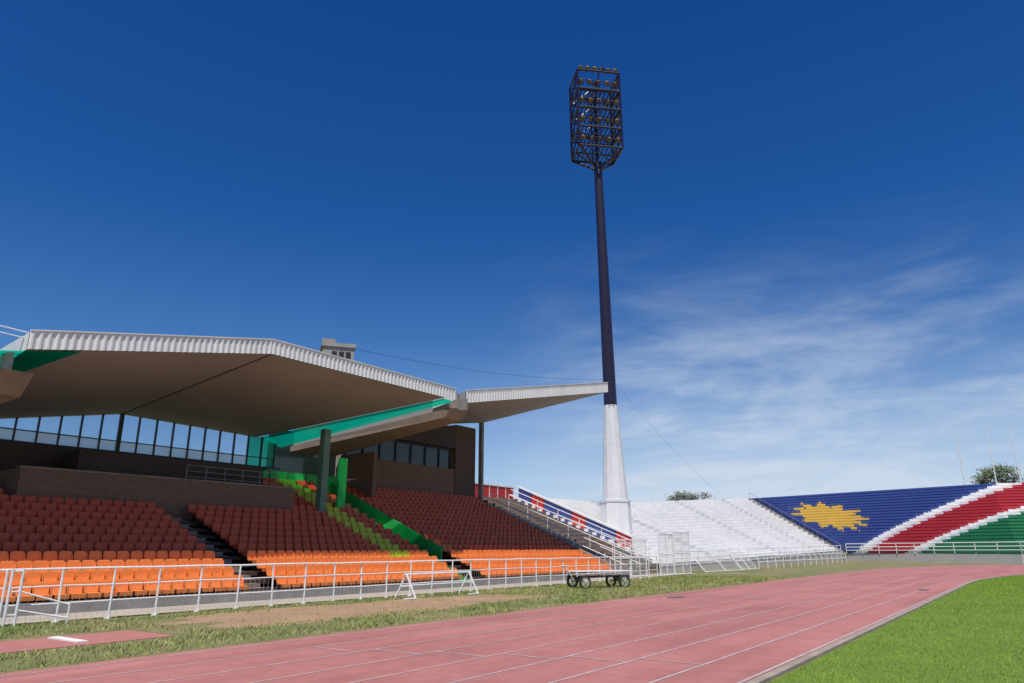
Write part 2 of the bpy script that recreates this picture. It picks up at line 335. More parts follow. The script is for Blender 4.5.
gutter([(6.2, -23.6, 5.95), (6.2, -33, 5.2), (7.6, -33, 5.2), (8.25, -23.6, 5.95), (6.2, -22.9, 6.55), (6.2, -33, 5.8), (7.6, -33, 5.8), (8.25, -22.9, 6.55)])
for sx in (26.8, 27.88):
    cl = MB(); k_ = sx < 27
    cl.hexa([W(sx, -23.1, 8.46), W(sx-(1.4 if k_ else 0), -33.3, 7.21), W(sx-(1.2 if k_ else -.2), -33.3, 7.21), W(sx+.2, -23.1, 8.46)], [W(sx, -23.1, 9.1), W(sx-(1.4 if k_ else 0), -33.3, 8.9), W(sx-(1.2 if k_ else -.2), -33.3, 8.9), W(sx+.2, -23.1, 9.1)])
    cl.build('gutter_side', M['soffit'], gs, G0)  # closure walls added to stop sun slipping past the gutter beam
for (s0, s1, n0, z0, z1) in ((27.0, 27.2, -22.7, 8.46, 9.2), (27.6, 27.8, -22.7, 8.46, 9.05), (7.5, 7.7, -23.0, 6.56, 7.1)):
    nb = MB(); nb.sn(s0, s1, n0-.4, n0, z0, z1); nb.build('gutter_bracket', M['concrete'], gs, G0)
tl = MB(); tl.quad([W(26.7, -23.6, 8.72), W(28.1, -23.6, 8.9), W(28.1, -26, 9.0), W(26.6, -26, 8.9)]); tl.build('translucent_panel', M['tealdense'], gs, G0)
rr_ = MB()
for z in (7.60, 7.78): rr_.tube(W(4, -23.2, z+.15), W(8.0, -23.0, z-.05), .02)
for s_ in (5, 6.5): rr_.tube(W(s_, -23.1, 6.6), W(s_, -23.1, 7.85), .02)
rr_.build('roof_edge_rail', M['railwhite'], gs, G0)
lw = MB(); A4 = [(6.4, -22.9, 7.2), (6.4, -33.4, 6.4), (-8, -33.4, 9.0), (-8, -22.5, 10.4)]
lw.hexa([W(*p) for p in A4], [W(*up(p, .5)) for p in A4]); lw.build('left_wing_roof', M['soffit'], gs, G0)  # unseen left wing, added so that it shades the left seats
WL, WT = (28.0, -23.0, 9.52), (41.7, -22.0, 12.36)
WH = .62
wl, wt, wr, wb = (28.0, -23.0, 9.52-WH), (41.7, -22.0, 12.36-WH), (42.9, -33.5, 10.97), (28.2, -33.5, 8.7)
ws = MB(); A4 = [W(*p) for p in (wl, wt, wr, wb)]; ws.quad([A4[0], A4[1], A4[2]]); ws.quad([A4[0], A4[2], A4[3]])
wrf = ws.build('wing_roof', M['soffit'], gs, G0); wrf['label'] = 'smaller right-hand canopy rising toward the floodlight mast'
wt2 = MB(); U = [W(*p) for p in (WL, WT, up(wr), up(wb))]; wt2.quad([U[0], U[1], U[2]]); wt2.quad([U[0], U[2], U[3]]); wt2.quad([W(*wt), W(*wr), U[2], U[1]]); wt2.quad([W(*wb), W(*wl), U[0], U[3]]); wt2.quad([W(*wr), W(*wb), U[3], U[2]])
wt2.build('roof_sheeting', M['roofdark'], wrf, G0)
fascia(WL, WT, WH, wrf)
P0 = Vector(((338-512)/712/.9614, 1, 0))*44.5; o = P0.copy(); rt = thing('roof_tower', 'small concrete tank housing standing up behind the main canopy', 'roof structure', o)
q = Matrix.Rotation(R(18), 3, 'Z')
m1 = MB(); m1.box(o+Vector((0, 0, 7.0)), (.98, .9, 7.0), q); m1.build('housing', M['concrete'], rt, o)
m1 = MB(); m1.box(o+Vector((0, 0, 14.13)), (1.08, 1.0, .12), q); m1.build('cap_slab', M['concrete'], rt, o)
m1 = MB(); m1.box(o+q@Vector((-.62, 0, 14.4)), (.40, .8, .15), q); m1.build('upper_block', M['concrete'], rt, o)
for dx in (-.25, .2, .62):
    m1 = MB(); m1.box(o+q@Vector((dx, -.91, 13.5)), (.15, .02, .22), q); m1.build('opening', M['black'], rt, o)
# ---------------------------------------------------------------- seats
def seat_meshes():
    K = .9
    def w_(a, b, c): return W(a*K, b*K, c*K)
    b = MB(); prof = [(-.20, .82, .14), (-.19, .78, .20), (-.17, .60, .215), (-.13, .455, .20)]; th = .03
    for i in range(3):
        (d0, z0, w0), (d1, z1, w1) = prof[i], prof[i+1]
        b.hexa([w_(-w1, d1, z1), w_(-w1, d1-th, z1), w_(w1, d1-th, z1), w_(w1, d1, z1)], [w_(-w0, d0, z0), w_(-w0, d0-th, z0), w_(w0, d0-th, z0), w_(w0, d0, z0)])
    for sg in (-1, 1): b.hexa([w_(sg*.19, -.15, .46), w_(sg*.19, -.10, .46), w_(sg*.215, -.10, .46), w_(sg*.215, -.15, .46)], [w_(sg*.20, -.20, .72), w_(sg*.20, -.15, .72), w_(sg*.22, -.15, .72), w_(sg*.22, -.20, .72)])
    p = MB(); p.hexa([w_(-.19, -.14, .40), w_(-.20, .2, .40), w_(.20, .2, .40), w_(.19, -.14, .40)], [w_(-.20, -.14, .45), w_(-.215, .22, .44), w_(.215, .22, .44), w_(.20, -.14, .45)])
    p.hexa([w_(-.20, .2, .30), w_(-.20, .22, .30), w_(.20, .22, .30), w_(.20, .2, .30)], [w_(-.215, .2, .438), w_(-.215, .225, .438), w_(.215, .225, .438), w_(.215, .2, .438)])
    k = MB(); k.sn(-.03, .03, -.1, .1, 0, .36)
    return b, p, k
sb, spn, sk = seat_meshes()
def mesh_of(mb, name, m):
    o = mb.build(name, m); me = o.data; bpy.data.objects.remove(o); return me
seats = []
for j in range(NR):
    n = N0-TR*j-.38; z = zrow(j)
    s = 7.0
    while s < 41.3:
        s += .435
        if 15.35 < s < 16.65 or 26.85 < s < 28.35: continue
        if j >= NL and 10.3 < s < 22.6: continue
        u, v = proj(W(s, n, z+.5))
        if u < -14: continue
        kind = 'yellowgreen' if (24.0 < s < 25.7 and j >= 3) else ('orange' if j < 4 else 'redseat')  # seat tones stand for green light, front-row sun and roof shade
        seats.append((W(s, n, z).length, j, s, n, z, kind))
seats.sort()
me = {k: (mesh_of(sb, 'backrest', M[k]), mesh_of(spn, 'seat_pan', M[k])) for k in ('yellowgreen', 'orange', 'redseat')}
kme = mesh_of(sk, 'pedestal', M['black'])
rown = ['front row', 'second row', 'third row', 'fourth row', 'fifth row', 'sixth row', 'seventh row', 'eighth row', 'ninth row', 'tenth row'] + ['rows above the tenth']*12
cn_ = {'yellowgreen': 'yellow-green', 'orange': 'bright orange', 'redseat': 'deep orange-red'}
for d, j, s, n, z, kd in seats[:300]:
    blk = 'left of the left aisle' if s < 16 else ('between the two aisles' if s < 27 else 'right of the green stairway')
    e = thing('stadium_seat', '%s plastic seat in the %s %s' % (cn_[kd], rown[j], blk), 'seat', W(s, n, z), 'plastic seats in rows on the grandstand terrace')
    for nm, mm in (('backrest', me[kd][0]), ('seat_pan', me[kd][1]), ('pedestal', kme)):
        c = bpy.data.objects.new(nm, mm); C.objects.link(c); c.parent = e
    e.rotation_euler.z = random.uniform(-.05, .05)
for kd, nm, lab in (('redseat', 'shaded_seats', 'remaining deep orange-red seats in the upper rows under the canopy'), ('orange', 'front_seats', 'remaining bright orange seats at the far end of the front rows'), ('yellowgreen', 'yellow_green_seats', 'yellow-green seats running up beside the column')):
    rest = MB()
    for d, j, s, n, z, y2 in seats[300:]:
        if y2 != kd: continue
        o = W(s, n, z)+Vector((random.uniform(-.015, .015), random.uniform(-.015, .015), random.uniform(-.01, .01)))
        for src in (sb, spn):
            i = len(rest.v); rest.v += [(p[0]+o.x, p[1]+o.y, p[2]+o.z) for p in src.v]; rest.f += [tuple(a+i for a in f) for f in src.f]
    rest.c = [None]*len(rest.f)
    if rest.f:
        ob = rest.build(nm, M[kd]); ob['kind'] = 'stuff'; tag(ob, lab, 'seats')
# ---------------------------------------------------------------- end stairs beside the grandstand
o = W(44, -28, 0); es = thing('end_stairs', 'brown concrete stair ramp at the right end of the grandstand with white handrails', 'stairs', o)
m1 = MB()
for j in range(28): m1.sn(41.9, 46.4, -34.5, -22.2-.42*j, .17*j-.01, .17*(j+1))
m1.build('steps', M['conc_brown'], es, o)
def zs(n): return max(0, (-22.2-n)/.42*.17+.1)
for sx in (42.0, 44.2, 46.5):
    m1 = MB()
    for dz in (1.05, .6): m1.tube(W(sx, -33.6, zs(-33.6)+dz), W(sx, -20.9 if dz > 1 else -21.3, .1+dz), .03)
    n_ = -33.6
    while n_ < -20.8: m1.tube(W(sx, n_, max(0, zs(n_)-.05)), W(sx, n_, zs(n_)+1.05), .025); n_ += 1.8
    m1.build('handrail', M['railwhite'], es, o)
# ---------------------------------------------------------------- painted terraces
def interp(pts, t):
    for i in range(len(pts)-1):
        if t <= pts[i+1][0]:
            a, b = pts[i], pts[i+1]; k = (t-a[0])/(b[0]-a[0]); return tuple(a[q]+(b[q]-a[q])*k for q in range(1, len(a)))
    return pts[-1][1:]
def bank(Ff, Tf, nr, t0, t1, nc, colf, parent, origin, name='terrace', ov=.14, zf=.42):
    mb = MB()
    for c in range(nc):
        ta, tb_ = t0+(t1-t0)*c/nc, t0+(t1-t0)*(c+1)/nc; tm_ = (ta+tb_)/2
        fa, fb, qa, qb = Ff(ta), Ff(tb_), Tf(ta), Tf(tb_)
        def pt(f, q, r, zr): return W(f[0]+(q[0]-f[0])*r, f[1]+(q[1]-f[1])*r, f[2]+(q[2]-f[2])*zr)
        mb.quad([W(fa[0], fa[1], 0), W(fb[0], fb[1], 0), W(*fb), W(*fa)], colf(tm_, -.01, True))
        for j in range(nr):
            r0, r1, e = j/nr, (j+1)/nr, ov/nr; zm = (j+zf)/nr
            c1, c2 = colf(tm_, r0+.25/nr, True), colf(tm_, r0+.6/nr, False)
            mb.quad([pt(fa, qa, r0, r0), pt(fb, qb, r0, r0), pt(fb, qb, r0, zm), pt(fa, qa, r0, zm)], c1)
            mb.quad([pt(fa, qa, r0, zm), pt(fb, qb, r0, zm), pt(fb, qb, r0-e, zm), pt(fa, qa, r0-e, zm)], c1)
            mb.quad([pt(fa, qa, r0-e, zm), pt(fb, qb, r0-e, zm), pt(fb, qb, r0-e, r1), pt(fa, qa, r0-e, r1)], c2)
            mb.quad([pt(fa, qa, r0-e, r1), pt(fb, qb, r0-e, r1), pt(fb, qb, r1, r1), pt(fa, qa, r1, r1)], c2)
        mb.quad([W(*qa), W(*qb), W(qb[0], qb[1], 0), W(qa[0], qa[1], 0)], (.5, .5, .48))
    return mb.build(name, M['bank'], parent, origin)
WHT, BLU, RED, GRN, YEL, BRN = (.90, .885, .86), (.045, .085, .30), (.48, .028, .045), (.018, .22, .09), (.76, .50, .09), (.28, .20, .15)
FWp = [(0, 46.6, -23.2, .3), (1, 111.3, -23.1, 1.0)]
TWp = [(0, 46.6, -38, 6.0), (.37, 74, -38.3, 6.65), (1, 121.9, -39.3, 9.75)]
def cw(t, r, riser):
    s = 46.6+t*65
    if s < 51.4: return BRN
    if r < 0: return (.55, .5, .45)
    for a in (64, 84, 100):
        if a < s < a+1.1 and r > 0: return tuple(c*.84 for c in WHT)
    return WHT
o = W(80, -30, 0); wbk = thing('terrace_stand', 'open white-painted concrete terrace running behind the light mast', 'terrace', o)
bank(lambda t: interp(FWp, t), lambda t: interp(TWp, t), 20, 0, 1, 150, cw, wbk, o, ov=.05, zf=.25)
for k in range(5):
    m1 = MB(); m1.sn(45.9+k*1.15, 46.95+k*1.15, -37.0, -36.8, 5.3, 6.75); m1.build('red_panel', M['redp'], wbk, o)
m1 = MB(); m1.sn(45.8, 51.8, -37.05, -36.75, 6.76, 6.86)
for k in range(6): m1.sn(45.82+k*1.15, 45.88+k*1.15, -37.03, -36.77, 5.2, 6.755)
m1.build('white_panel_frame', M['white'], wbk, o)
def zb(n): return .45+(-23.2-n)/14.8*5.9
sx = 52.4
for k in range(8):
    na, nb_ = -36.8+k*1.35, -36.8+(k+1)*1.35-.12
    m1 = MB(); m1.hexa([W(sx, na, zb(na)-.3), W(sx, nb_, zb(nb_)-.3), W(sx+.25, nb_, zb(nb_)-.3), W(sx+.25, na, zb(na)-.3)], [W(sx, na, zb(na)+.95), W(sx, nb_, zb(nb_)+.95), W(sx+.25, nb_, zb(nb_)+.95), W(sx+.25, na, zb(na)+.95)])
    m1.build('blue_wall' if k % 3 != 1 else 'red_wall', M['bluep' if k % 3 != 1 else 'redp'], wbk, o)
m1 = MB(); m1.hexa([W(sx-.05, -36.9, zb(-36.9)+.96), W(sx-.05, -25.9, zb(-25.9)+.96), W(sx+.3, -25.9, zb(-25.9)+.96), W(sx+.3, -36.9, zb(-36.9)+.96)], [W(sx-.05, -36.9, zb(-36.9)+1.1), W(sx-.05, -25.9, zb(-25.9)+1.1), W(sx+.3, -25.9, zb(-25.9)+1.1), W(sx+.3, -36.9, zb(-36.9)+1.1)])
m1.build('white_wall_cap', M['white'], wbk, o)
FFp = [(0, 112.4, -22.6, 1.0), (1, 101.8, -2.1, 1.1), (2, 113, 28, 1.1)]
TFp = [(0, 122.8, -38.6, 9.75), (1, 116, -4.4, 10.0), (2, 127, 28, 10.0)]
def cf(t, r, riser):
    d = t-(r+.32*r*(1-r))
    if r < 0: return (.55, .52, .48)
    x, y = (t-.235)/.165, (r-.60)/.235; rad = math.hypot(x, y); ang = math.atan2(y, x)
    tri = abs(((ang/(2*math.pi)*12+.5) % 1)-.5)*2
    if d < .05 and (rad < .74 or (rad < 1.15 and tri > (rad-.74)/.45+.12)): return YEL
    if d < .03: return BLU
    if d < .115: return WHT
    if d < .37: return RED
    if d < .45: return WHT
    return GRN
o = W(112, -5, 0); fb_ = thing('flag_terrace', 'curved end terrace painted blue with yellow sun, red and green diagonal bands', 'terrace', o)
bank(lambda t: interp(FFp, t), lambda t: interp(TFp, t), 22, 0, 2, 400, cf, fb_, o, ov=.10, zf=.35)
m1 = MB(); nr = 40
for j in range(nr):
    r0, r1 = j/nr, (j+1)/nr
    def pp(a, b, r, zr): return W(a[0]+(b[0]-a[0])*r, a[1]+(b[1]-a[1])*r, a[2]+(b[2]-a[2])*zr)
    A_, B_, c_, d_ = (111.3, -23.1, 1.0), (112.4, -22.6, 1.0), (121.9, -39.3, 9.75), (122.8, -38.6, 9.75)
    m1.quad([pp(A_, c_, r0, r0), pp(B_, d_, r0, r0), pp(B_, d_, r0, r1), pp(A_, c_, r0, r1)]); m1.quad([pp(A_, c_, r0, r1), pp(B_, d_, r0, r1), pp(B_, d_, r1, r1), pp(A_, c_, r1, r1)])
m1.quad([W(111.3, -23.1, 0), W(112.4, -22.6, 0), W(112.4, -22.6, 1), W(111.3, -23.1, 1)])
m1.build('stairway', M['concrete'], fb_, o)
def railrun(pts, h, parent, o, sp=3.0, r=.04, rails=(1.0, .55), name='railing', m='railwhite'):
    mb = MB()
    for a, b in zip(pts[:-1], pts[1:]):
        A_, B_ = W(*a), W(*b); L = (B_-A_).length; n = max(1, int(L/sp))
        for f in rails: mb.tube(A_+Vector((0, 0, h*f)), B_+Vector((0, 0, h*f)), r, 5)
        for i in range(n+1):
            p = A_.lerp(B_, i/n); mb.tube(p, p+Vector((0, 0, h)), r, 5)
    return mb.build(name, M[m], parent, o)
railrun([(101.8, -2.0, 1.1), (112.2, -22.5, 1.0)], 1.3, fb_, o, 2.5, .05, (1, .66, .33))
railrun([(113, 28, 1.1), (101.8, -2.0, 1.1)], 1.3, fb_, o, 2.5, .05, (1, .66, .33))
railrun([(112.6, -22.9, 1.1), (122.9, -38.7, 9.8)], .9, fb_, o, 2.5, .03, (1,), m='steel')
o2 = W(80, -30, 0)
railrun([(53.5, -23.1, .35), (111.2, -23.0, 1.0)], 1.1, wbk, o2, 2.5, .04)
railrun([(51.2, -24, .7), (51.2, -38, 6.1)], 1.0, wbk, o2, 2.0, .035)
# ---------------------------------------------------------------- white track fence
def fence(s0, s1, n, lab, sp=1.2, h=1.23):
    o = W((s0+s1)/2, n, 0); th = thing('railing_fence', lab, 'fence', o)
    pm = MB(); pm.tube((0, 0, 0), (0, 0, h), .027, 8); pm.box((0, 0, .02), (.07, .07, .02)); pme = mesh_of(pm, 'post', M['railwhite'])
    nn = int((s1-s0)/sp)
    for i in range(nn+1):
        c = bpy.data.objects.new('post', pme); C.objects.link(c); c.parent = th; c.location = W(s0+(s1-s0)*i/nn, n, 0)-o; c.rotation_euler = (random.uniform(-.03, .03), random.uniform(-.03, .03), 0)
    for z, r in ((h, .026), (h*.68, .017), (h*.36, .017)):
        mb = MB(); hs = [random.uniform(-.015, .015) for _ in range(nn+1)]
        for i in range(nn):
            a, b = s0+(s1-s0)*i/nn, s0+(s1-s0)*(i+1)/nn; mb.tube(W(a, n, z+hs[i]), W(b, n, z+hs[i+1]), r, 7)
        mb.build('rail', M['railwhite'], th, o)
    wm = MB(); k = 0.0
    while k < s1-s0: wm.tube(W(s0+k, n, .1), W(s0+k, n, h*.68), .004, 3); k += .16
    wm.build('wire_infill', M['wire'], th, o)
    return th
fence(6.0, 42.4, -19.4, 'long white tubular fence running before the grandstand front row')
o = W(7.3, -19.2, 0); gt = thing('gate_frame', 'white double-post gate frame at the far left fence end', 'gate', o)
for ds in (0, .22):
    m1 = MB(); m1.tube(W(7.25+ds, -19.2, 0), W(7.25+ds, -19.2, 1.25), .03, 8); m1.build('post', M['railwhite'], gt, o)
m1 = MB()
for z in (1.2, .75, .25): m1.tube(W(7.25, -19.2, z), W(7.47, -19.2, z), .02)
m1.tube(W(7.47, -19.2, .75), W(8.5, -19.0, .42), .02); m1.tube(W(7.47, -19.2, .35), W(8.5, -19.0, .12), .02); m1.tube(W(8.5, -19.0, .0), W(8.5, -19.0, .45), .02)
m1.build('crossbar', M['railwhite'], gt, o)
def mesh_panel(p0, p1, h, lab, z0=.08, tilt=0):
    o = W(*p0, 0); th = thing('mesh_gate', lab, 'gate', o); A_, B_ = W(*p0, z0), W(*p1, z0); U_ = Vector((0, 0, h-z0))
    if tilt: d = (B_-A_).normalized(); U_ = Vector((d.y*tilt*h, -d.x*tilt*h, h*.8-z0))
    f = MB()
    for a, b in ((A_, B_), (A_+U_, B_+U_), (A_-Vector((0, 0, z0)), A_+U_), (B_-Vector((0, 0, z0)), B_+U_), (A_+U_*.5, B_+U_*.5), (A_.lerp(B_, .5), A_.lerp(B_, .5)+U_)): f.tube(a, b, .03, 6)
    f.build('frame', M['railwhite'], th, o)
    w = MB(); L = (B_-A_).length; H = U_.length; st = .18; k = -H
    while k < L:
        for sg in (1, -1):
            x0, y0, x1, y1 = k, 0, k+H, H
            if x0 < 0: y0 = -x0; x0 = 0
            if x1 > L: y1 -= (x1-L); x1 = L
            if x1 > x0:
                ya, yb = (y0, y1) if sg > 0 else (H-y0, H-y1)
                w.tube(A_.lerp(B_, x0/L)+U_*(ya/H), A_.lerp(B_, x1/L)+U_*(yb/H), .005, 3)
        k += st
    w.build('wire_mesh', M['wire'], th, o); return th
mesh_panel((43.0, -19.5), (45.4, -19.6), 2.6, 'white framed mesh gate at the foot of the end stairs, left leaf')
mesh_panel((45.5, -19.6), (48.4, -19.7), 2.75, 'white framed mesh gate at the foot of the end stairs, right leaf')
mesh_panel((38.6, -20.3), (42.8, -20.3), 2.2, 'white framed mesh panel between the front seats and the end stairs')
mesh_panel((52.0, -20.0), (58.5, -19.4), 1.9, 'loose white mesh panel leaning in front of the white terrace', tilt=-.7)
mesh_panel((59.2, -19.8), (62.5, -19.6), 1.7, 'smaller loose mesh panel leaning next to the first in front of terrace', tilt=-.6)
o = W(80, -19.6, 0)
th = thing('railing_fence', 'low white track railing running along below the white terrace', 'fence', o)
mb = MB()
for z in (1.1, .6): mb.tube(W(63, -19.6, z), W(97, -19.6, z), .035, 6)
mb.build('rail', M['railwhite'], th, o)
pm = MB(); pm.tube((0, 0, 0), (0, 0, 1.1), .035, 6); pme = mesh_of(pm, 'post', M['railwhite'])
for i in range(15):
    c = bpy.data.objects.new('post', pme); C.objects.link(c); c.parent = th; c.location = W(63+34*i/14, -19.6, 0)-o
def sawhorse(s0, s1, n, lab):
    o = W((s0+s1)/2, n, 0); th = thing('barrier', lab, 'barrier', o, )
    m1 = MB(); m1.tube(W(s0-.1, n, .82), W(s1+.1, n, .82), .03, 6); m1.tube(W(s0-.1, n+.1, .45), W(s1+.1, n+.1, .45), .022, 6); m1.build('crossbar', M['railwhite'], th, o)
    for s in (s0, s1):
        m1 = MB()
        for d in (-.34, .34): m1.tube(W(s+d*.5, n+d, 0), W(s, n, .84), .035, 6)
        m1.tube(W(s-.08, n-.17, .42), W(s+.08, n+.17, .42), .025, 6); m1.tube(W(s+.17, n+.34, 0.03), W(s-.5, n+.40, .03), .025, 6)
        m1.build('leg', M['railwhite'], th, o)
sawhorse(19.3, 22.8, -18.4, 'long white barrier on A-shaped legs at the edge of the dirt')
# ---------------------------------------------------------------- cart
def wheel(c, ax, r, w, th, o):
    ax = ax.normalized(); u = Vector((0, 0, 1)); v = ax.cross(u); m1 = MB(); n = 22
    e = lambda t, q: c+(u*math.cos(t)+v*math.sin(t))*q
    for i in range(n):
        a, b = 2*math.pi*i/n, 2*math.pi*(i+1)/n
        m1.hexa([e(a, r*.76)-ax*w, e(b, r*.76)-ax*w, e(b, r*.76)+ax*w, e(a, r*.76)+ax*w], [e(a, r)-ax*w*.8, e(b, r)-ax*w*.8, e(b, r)+ax*w*.8, e(a, r)+ax*w*.8])
    t_ = m1.build('wheel', M['tyre'], th, o)
    m1 = MB()
    for i in range(n):
        a, b = 2*math.pi*i/n, 2*math.pi*(i+1)/n
        m1.hexa([e(a, r*.66)-ax*w*.5, e(b, r*.66)-ax*w*.5, e(b, r*.66)+ax*w*.5, e(a, r*.66)+ax*w*.5], [e(a, r*.755)-ax*w*.5, e(b, r*.755)-ax*w*.5, e(b, r*.755)+ax*w*.5, e(a, r*.755)+ax*w*.5])
    for i in range(8): m1.tube(c, e(2*math.pi*i/8, r*.7), .012, 4)
    m1.tube(c-ax*w*1.4, c+ax*w*1.4, r*.15, 8); m1.build('rim', M['rim'], t_, o)
o = Vector((3.9, 33.7, 0)); ct = thing('hurdle_cart', 'low four-wheeled cart with dark frame standing between fence and track', 'cart', o)
dx = Vector((.90, .43, 0)).normalized(); dy = Vector((-dx.y, dx.x, 0))
def cp_(a, b, z): return o+dx*a+dy*b+Vector((0, 0, z))
for a in (-1.05, 1.0):
    for b in (-.55, .55): wheel(cp_(a, b, .28), dy, .28, .05, ct, o)
m1 = MB(); q = Matrix((dx, dy, Vector((0, 0, 1)))).transposed()
for b in (-.40, .40): m1.box(cp_(0, b, .50), (1.4, .03, .035), q)
for a in (-1.25, -.4, .4, 1.25): m1.box(cp_(a, 0, .50), (.03, .36, .03), q)
for a in (-1.05, 1.0): m1.tube(cp_(a, -.55, .28), cp_(a, .55, .28), .025); m1.box(cp_(a, 0, .39), (.05, .3, .07), q)
m1.build('frame', M['black'], ct, o)
m1 = MB()
for k in range(5): m1.box(cp_(-1.15+.57*k, 0, .56), (.2, .46, .015), q)
m1.build('deck', M['conc_brown'], ct, o)
m1 = MB()
for b in (-.44, .44): m1.tube(cp_(-1.4, b, .72), cp_(1.4, b, .72), .022)
for a in (-1.38, 0, 1.38):
    m1.tube(cp_(a, -.44, .72), cp_(a, .44, .72), .02)
    for b in (-.44, .44): m1.tube(cp_(a, b, .5), cp_(a, b, .72), .018)
m1.build('edge_rail', M['railwhite'], ct, o)
m1 = MB(); m1.tube(cp_(-1.4, 0, .5), cp_(-1.75, .0, .95), .03); m1.tube(cp_(-1.75, -.3, .95), cp_(-1.75, .3, .95), .03); m1.build('push_handle', M['railwhite'], ct, o)
# ---------------------------------------------------------------- light mast
o = Vector((9.1, 64.0, 0)); ms = thing('floodlight_mast', 'tall navy floodlight mast with white tapered foot and caged lamp head', 'light mast', o)
def lean(z): return Vector((-.45*max(0, z-5.6)/33.6, 0, z))
def oct_(z0, z1, r0, r1, n=12): m1 = MB(); m1.tube(o+lean(z0), o+lean(z1), r0, n, r1); return m1
oct_(0, 5.6, 1.5, 1.28, 8).build('pedestal', M['mastwhite'], ms, o)
m1 = oct_(5.6, 14.2, 1.12, .62); m1.tube(o+Vector((0, 0, 5.58)), o+Vector((0, 0, 5.75)), 1.34, 8); m1.build('lower_shaft', M['mastwhite'], ms, o)
oct_(14.2, 39.0, .60, .40).build('upper_shaft', M['navy'], ms, o)
cg = MB(); Wd, Dp = 2.2, 1.6; qz = Matrix.Rotation(R(9), 3, 'Z'); H0, H1 = 40.0, 48.7
def cc(x, y, z): return o+Vector((-.50, 0, 0))+qz@Vector((x, y, 0))+Vector((0, 0, z))
lv = [H0+(H1-H0)*k/4 for k in range(5)]
for x in (-Wd, 0, Wd):
    for y in (-Dp, Dp): cg.tube(cc(x, y, H0), cc(x, y, H1), .12 if x else .08, 5)
for z in lv:
    for y in (-Dp, Dp):
        cg.tube(cc(-Wd, y, z), cc(Wd, y, z), .12, 5)
        if z < H1-1: cg.tube(cc(-Wd, y, z+1.0), cc(Wd, y, z+1.0), .055, 4)
    for x in (-Wd, Wd):
        cg.tube(cc(x, -Dp, z), cc(x, Dp, z), .12, 5)
        if z < H1-1: cg.tube(cc(x, -Dp, z+1.0), cc(x, Dp, z+1.0), .055, 4)
for a, b in zip(lv[:-1], lv[1:]):
    for x in (-Wd, Wd): cg.tube(cc(x, -Dp, a), cc(x, Dp, b), .07, 4); cg.tube(cc(x, Dp, a), cc(x, -Dp, b), .07, 4)
    cg.tube(cc(-Wd, Dp, a), cc(0, Dp, b), .06, 4); cg.tube(cc(Wd, Dp, a), cc(0, Dp, b), .06, 4)
tp_ = o+lean(38.4)
for x in (-Wd, Wd):
    for y in (-Dp, Dp): cg.tube(cc(x, y, H0), tp_+Vector((x*.12, y*.12, 0)), .13, 5)
cg.tube(cc(-Wd, 0, H0), tp_, .08, 5); cg.tube(cc(Wd, 0, H0), tp_, .08, 5)
cg.tube(cc(.05, .2, 38.7), cc(.05, .2, H1), .18, 6); cg.build('lamp_cage', M['navy'], ms, o)
for z in lv[:-1]:
    pl = MB()
    for k in range(11): pl.box(cc(-Wd+.13+k*.415, 0, z+.13), (.06, Dp, .02), qz)
    pl.box(cc(0, 0, z+.10), (Wd, .06, .012), qz)
    pl.build('platform', M['navy'], ms, o)
lm = MB(); lm.tube((0, .25, 0), (0, -.12, -.03), .14, 10, .27); lm.box((0, .32, 0), (.13, .12, .13)); lm.tube((-.32, 0, -.3), (-.32, 0, .05), .03, 4); lm.tube((.32, 0, -.3), (.32, 0, .05), .03, 4); lm.tube((-.32, 0, -.3), (.32, 0, -.3), .03, 4)
lme = mesh_of(lm, 'floodlight', M['navy'])
ln = MB(); ln.tube((0, -.122, -.03), (0, -.17, -.035), .26, 12, .20); lne = mesh_of(ln, 'lens', M['lamp'])
for ti, z in enumerate([lv[0]+.95, lv[1]+.95, lv[2]+.95, lv[3]+.95, H1+.35]):
    nx = 5 if ti < 4 else 6
    for k in range(nx):
        x = -Wd+.4+(2*Wd-.8)*k/(nx-1)
        for row in ((0,) if ti == 4 else (0, 1)):
            if row == 1 and k % 2 == ti % 2: continue
            c = bpy.data.objects.new('floodlight', lme); C.objects.link(c); c.parent = ms; c.location = cc(x+.1*row, -Dp+.15+row*.9, z+(.55 if row else 0))-o; c.rotation_euler = (R(24+random.uniform(-10, 10)), 0, R(random.uniform(-60, 60)))
            d = bpy.data.objects.new('lens', lne); C.objects.link(d); d.parent = c
ld = MB()
for x in (-.2, .2): ld.tube(o+lean(14)+Vector((x, -.66, 0)), o+lean(38.5)+Vector((x, -.48, 0)), .03, 4)
for k in range(60): ld.tube(o+lean(14.2+k*.4)+Vector((-.2, -.66+.003*k, 0)), o+lean(14.2+k*.4)+Vector((.2, -.66+.003*k, 0)), .015, 3)
ld.build('ladder', M['navy'], ms, o)
def cable(a, b, sag, lab, k=24, r=.02):
    a, b = Vector(a), Vector(b); m1 = MB(); pr = a
    for i in range(1, k+1):
        t_ = i/k; p = a.lerp(b, t_)-Vector((0, 0, 4*sag*t_*(1-t_))); m1.tube(pr, p, r, 4); pr = p
    tag(m1.build('cable', M['black'], None, a), lab, 'cable')
cable(P0+Vector((.9, 0, 14.2)), (8.6, 63.7, 16.6), .6, 'thin dark cable strung from the roof housing to the light mast', r=.014)
cable((9.6, 64.0, 16.2), (31, 105, 8.5), .8, 'thin cable descending from the light mast toward the far terrace', r=.008)
